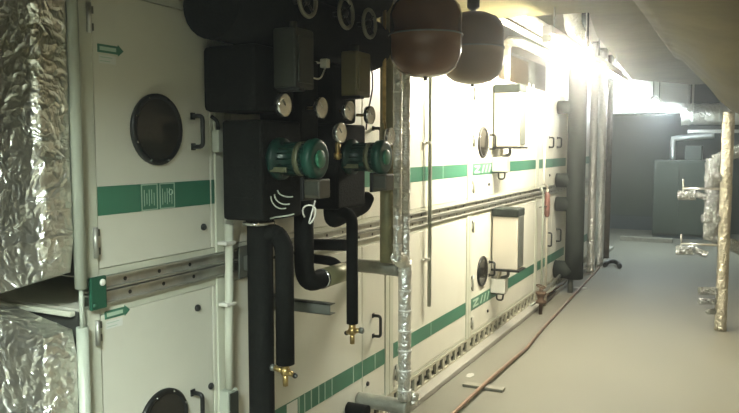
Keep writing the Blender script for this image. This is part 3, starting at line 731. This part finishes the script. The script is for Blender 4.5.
# ------------------------------------------------------------------ right side risers and valves
tag(MB().tube(dense((1.705, 7.0, 0), (1.705, 7.0, 1.90), .03), .048, M['foil_tan'], 22, wob=.005).build('foil_pipe'), 'tan foil riser pipe at the corridor edge opposite the unit', 'pipe')
t = thing('foil_pipe', 'broad crumpled silver foil pipe beside the tan riser opposite the unit', 'pipe', (1.6, 7.0, .8))
MB().tube(dense((1.60, 7.13, .78), (1.60, 7.13, 1.50), .02), .068, M['foil_cool'], 22, wob=.012).build('wrap', t)
MB().tube(dense((1.60, 7.13, 1.48), (1.85, 7.13, 1.60), .02), .055, M['foil_cool'], 18, wob=.01).build('upper_bend', t)
MB().tube(dense((1.60, 7.13, .82), (1.85, 7.13, .70), .02), .055, M['foil_cool'], 18, wob=.01).build('lower_bend', t)
for zb, lab in ((1.21, 'upper foil-jacketed valve with lever reaching out from the silver foil pipe'), (.72, 'lower foil-jacketed valve with lever reaching out from the silver foil pipe')):
    t = thing('lever_valve', lab, 'valve', (1.4, 6.98, zb), 'lever valves on the silver foil pipe')
    MB().tube([(1.36, 6.98, zb+.025), (1.654, 6.98, zb+.03)], .010, M['chrome'], 10).build('pipe', t)
    MB().tube(dense((1.325, 6.98, zb-.035), (1.47, 6.98, zb-.03), .012), .042, M['foil_cool'], 16, wob=.008).build('jacket', t)
    MB().tube([(1.37, 6.98, zb+.0), (1.365, 6.98, zb+.11)], .008, M['chrome'], 10).build('lever', t)
    MB().tube(dense((1.47, 6.98, zb-.02), (1.58, 6.98, zb-.06), .012), .028, M['foil_cool'], 14, wob=.006).build('foil_neck', t)
for z, r, x0, lab in ((.345, .036, 1.525, 'stubby foil pipe end low on the tan riser'), (.255, .030, 1.525, 'second stubby foil pipe end under the first on the tan riser'), (.165, .026, 1.60, 'small foil stub nearest the floor on the tan riser'), (1.335, .04, 1.55, 'fat foil stub high on the silver foil pipe'), (.98, .038, 1.53, 'fat foil stub between the two lever valves')):
    tag(MB().tube(dense((x0, 6.93, z), (1.655, 6.985, z), .012), r, M['foil_cool'], 14, wob=.004).build('foil_stub'), lab, 'pipe')

# cloth-wrapped duct sagging below the soffit on the right, deepest over the tan riser
b = MB(); rings = []
for i in range(41):
    y = 4.2 + 3.9 * i / 40; g = (i / 40) ** 1.5; ring = []
    for (x, z) in ((1.18, 2.505), (1.26, 2.46), (1.34, 2.38), (1.42, 2.28), (1.50, 2.17), (1.59, 2.05), (1.70, 1.95), (1.86, 1.89), (2.10, 1.86), (2.345, 1.84), (2.345, 2.505)):
        p = V((x, y, 2.499 - (2.499 - min(z, 2.499)) * (.001 + .999 * g)))
        if z < 2.5: p += V((.5, 0, 1)) * noise.noise(p * 4.5) * .03 * g + V((0, 0, 1)) * noise.noise(p * 13) * .008 * g
        p.z = min(p.z, 2.499); ring.append(p)
    rings.append(ring)
b.rings(rings, M['ceil'], smooth=True); tag(b.build('wrapped_duct'), 'brown cloth-wrapped duct sagging from the ceiling over the tan riser', 'duct')

# ------------------------------------------------------------------ floor items
tag(MB().tube([(.352, 3.2, .036), (.35, 4.0, .036), (.347, 4.58, .036), (.352, 5.2, .028), (.355, 5.6, .019), (.318, 6.22, .017), (.265, 7.86, .017), (.215, 9.5, .017), (.2, 9.9, .017)], .0125, M['copper'], 12).build('copper_pipe'), 'long copper pipe lying on the floor beside the plinth', 'pipe')
tag(MB().box((.20, 4.54, .0), (.475, 4.61, .020), M['wood'], .003).build('batten'), 'short grey batten under the copper pipe on the floor', 'batten')
tag(MB().tube(path([(.25, 10.02, .03), (.25, 10.25, .045), (.34, 10.3, .05), (.42, 10.15, .03), (.44, 10.0, .03)], .06, 6), .03, M['blackp'], 12).build('black_hose'), 'short black hose end lying on the floor by the far risers', 'hose')
tag(MB().box((.17, 8.35, 0), (.31, 8.42, .008), M['paint'], .002).build('paper_scrap'), 'small pale scrap on the floor beside the copper pipe', 'scrap')
b = MB(); k = b.mi(M['paint']); pts = []
for i in range(22):
    a = 2*PI*i/22; r = .034 + .02*noise.noise(V((math.cos(a)*2, math.sin(a)*2, 4)))
    pts.append((.165 + r*math.cos(a)*.75, 4.80 + r*math.sin(a)*1.6))
b.prism(pts, .0, .0016, M['paint']); tag(b.build('paint_splash'), 'white paint splash on the floor between plinth and copper pipe', 'stain')

# ------------------------------------------------------------------ world, camera, view
w = bpy.data.worlds.new('world'); SC.world = w; w.use_nodes = True
w.node_tree.nodes['Background'].inputs[0].default_value = (.5, .55, .5, 1)
w.node_tree.nodes['Background'].inputs[1].default_value = 0.0
hv = w.node_tree.nodes.new('ShaderNodeVolumeScatter')          # scatter volume added to imitate lens glow around the lamps
hv.inputs['Color'].default_value = (.95, .97, 1, 1); hv.inputs['Density'].default_value = .018; hv.inputs['Anisotropy'].default_value = .92
w.node_tree.links.new(hv.outputs['Volume'], w.node_tree.nodes['World Output'].inputs['Volume'])
cam = bpy.data.cameras.new('camera'); co = bpy.data.objects.new('camera', cam); COL.objects.link(co)
cam.sensor_width = 36; cam.lens = 730 / 739 * 36; cam.clip_start = .02
co.location = (1.8, 0, 1.6)
co.rotation_euler = (PI/2 - math.radians(4.6597), 0, math.radians(26.833))
SC.camera = co
vs = SC.view_settings
vs.view_transform = 'Standard'; vs.look = 'None'; vs.gamma = 1; vs.use_curve_mapping = False; vs.exposure = 0.0
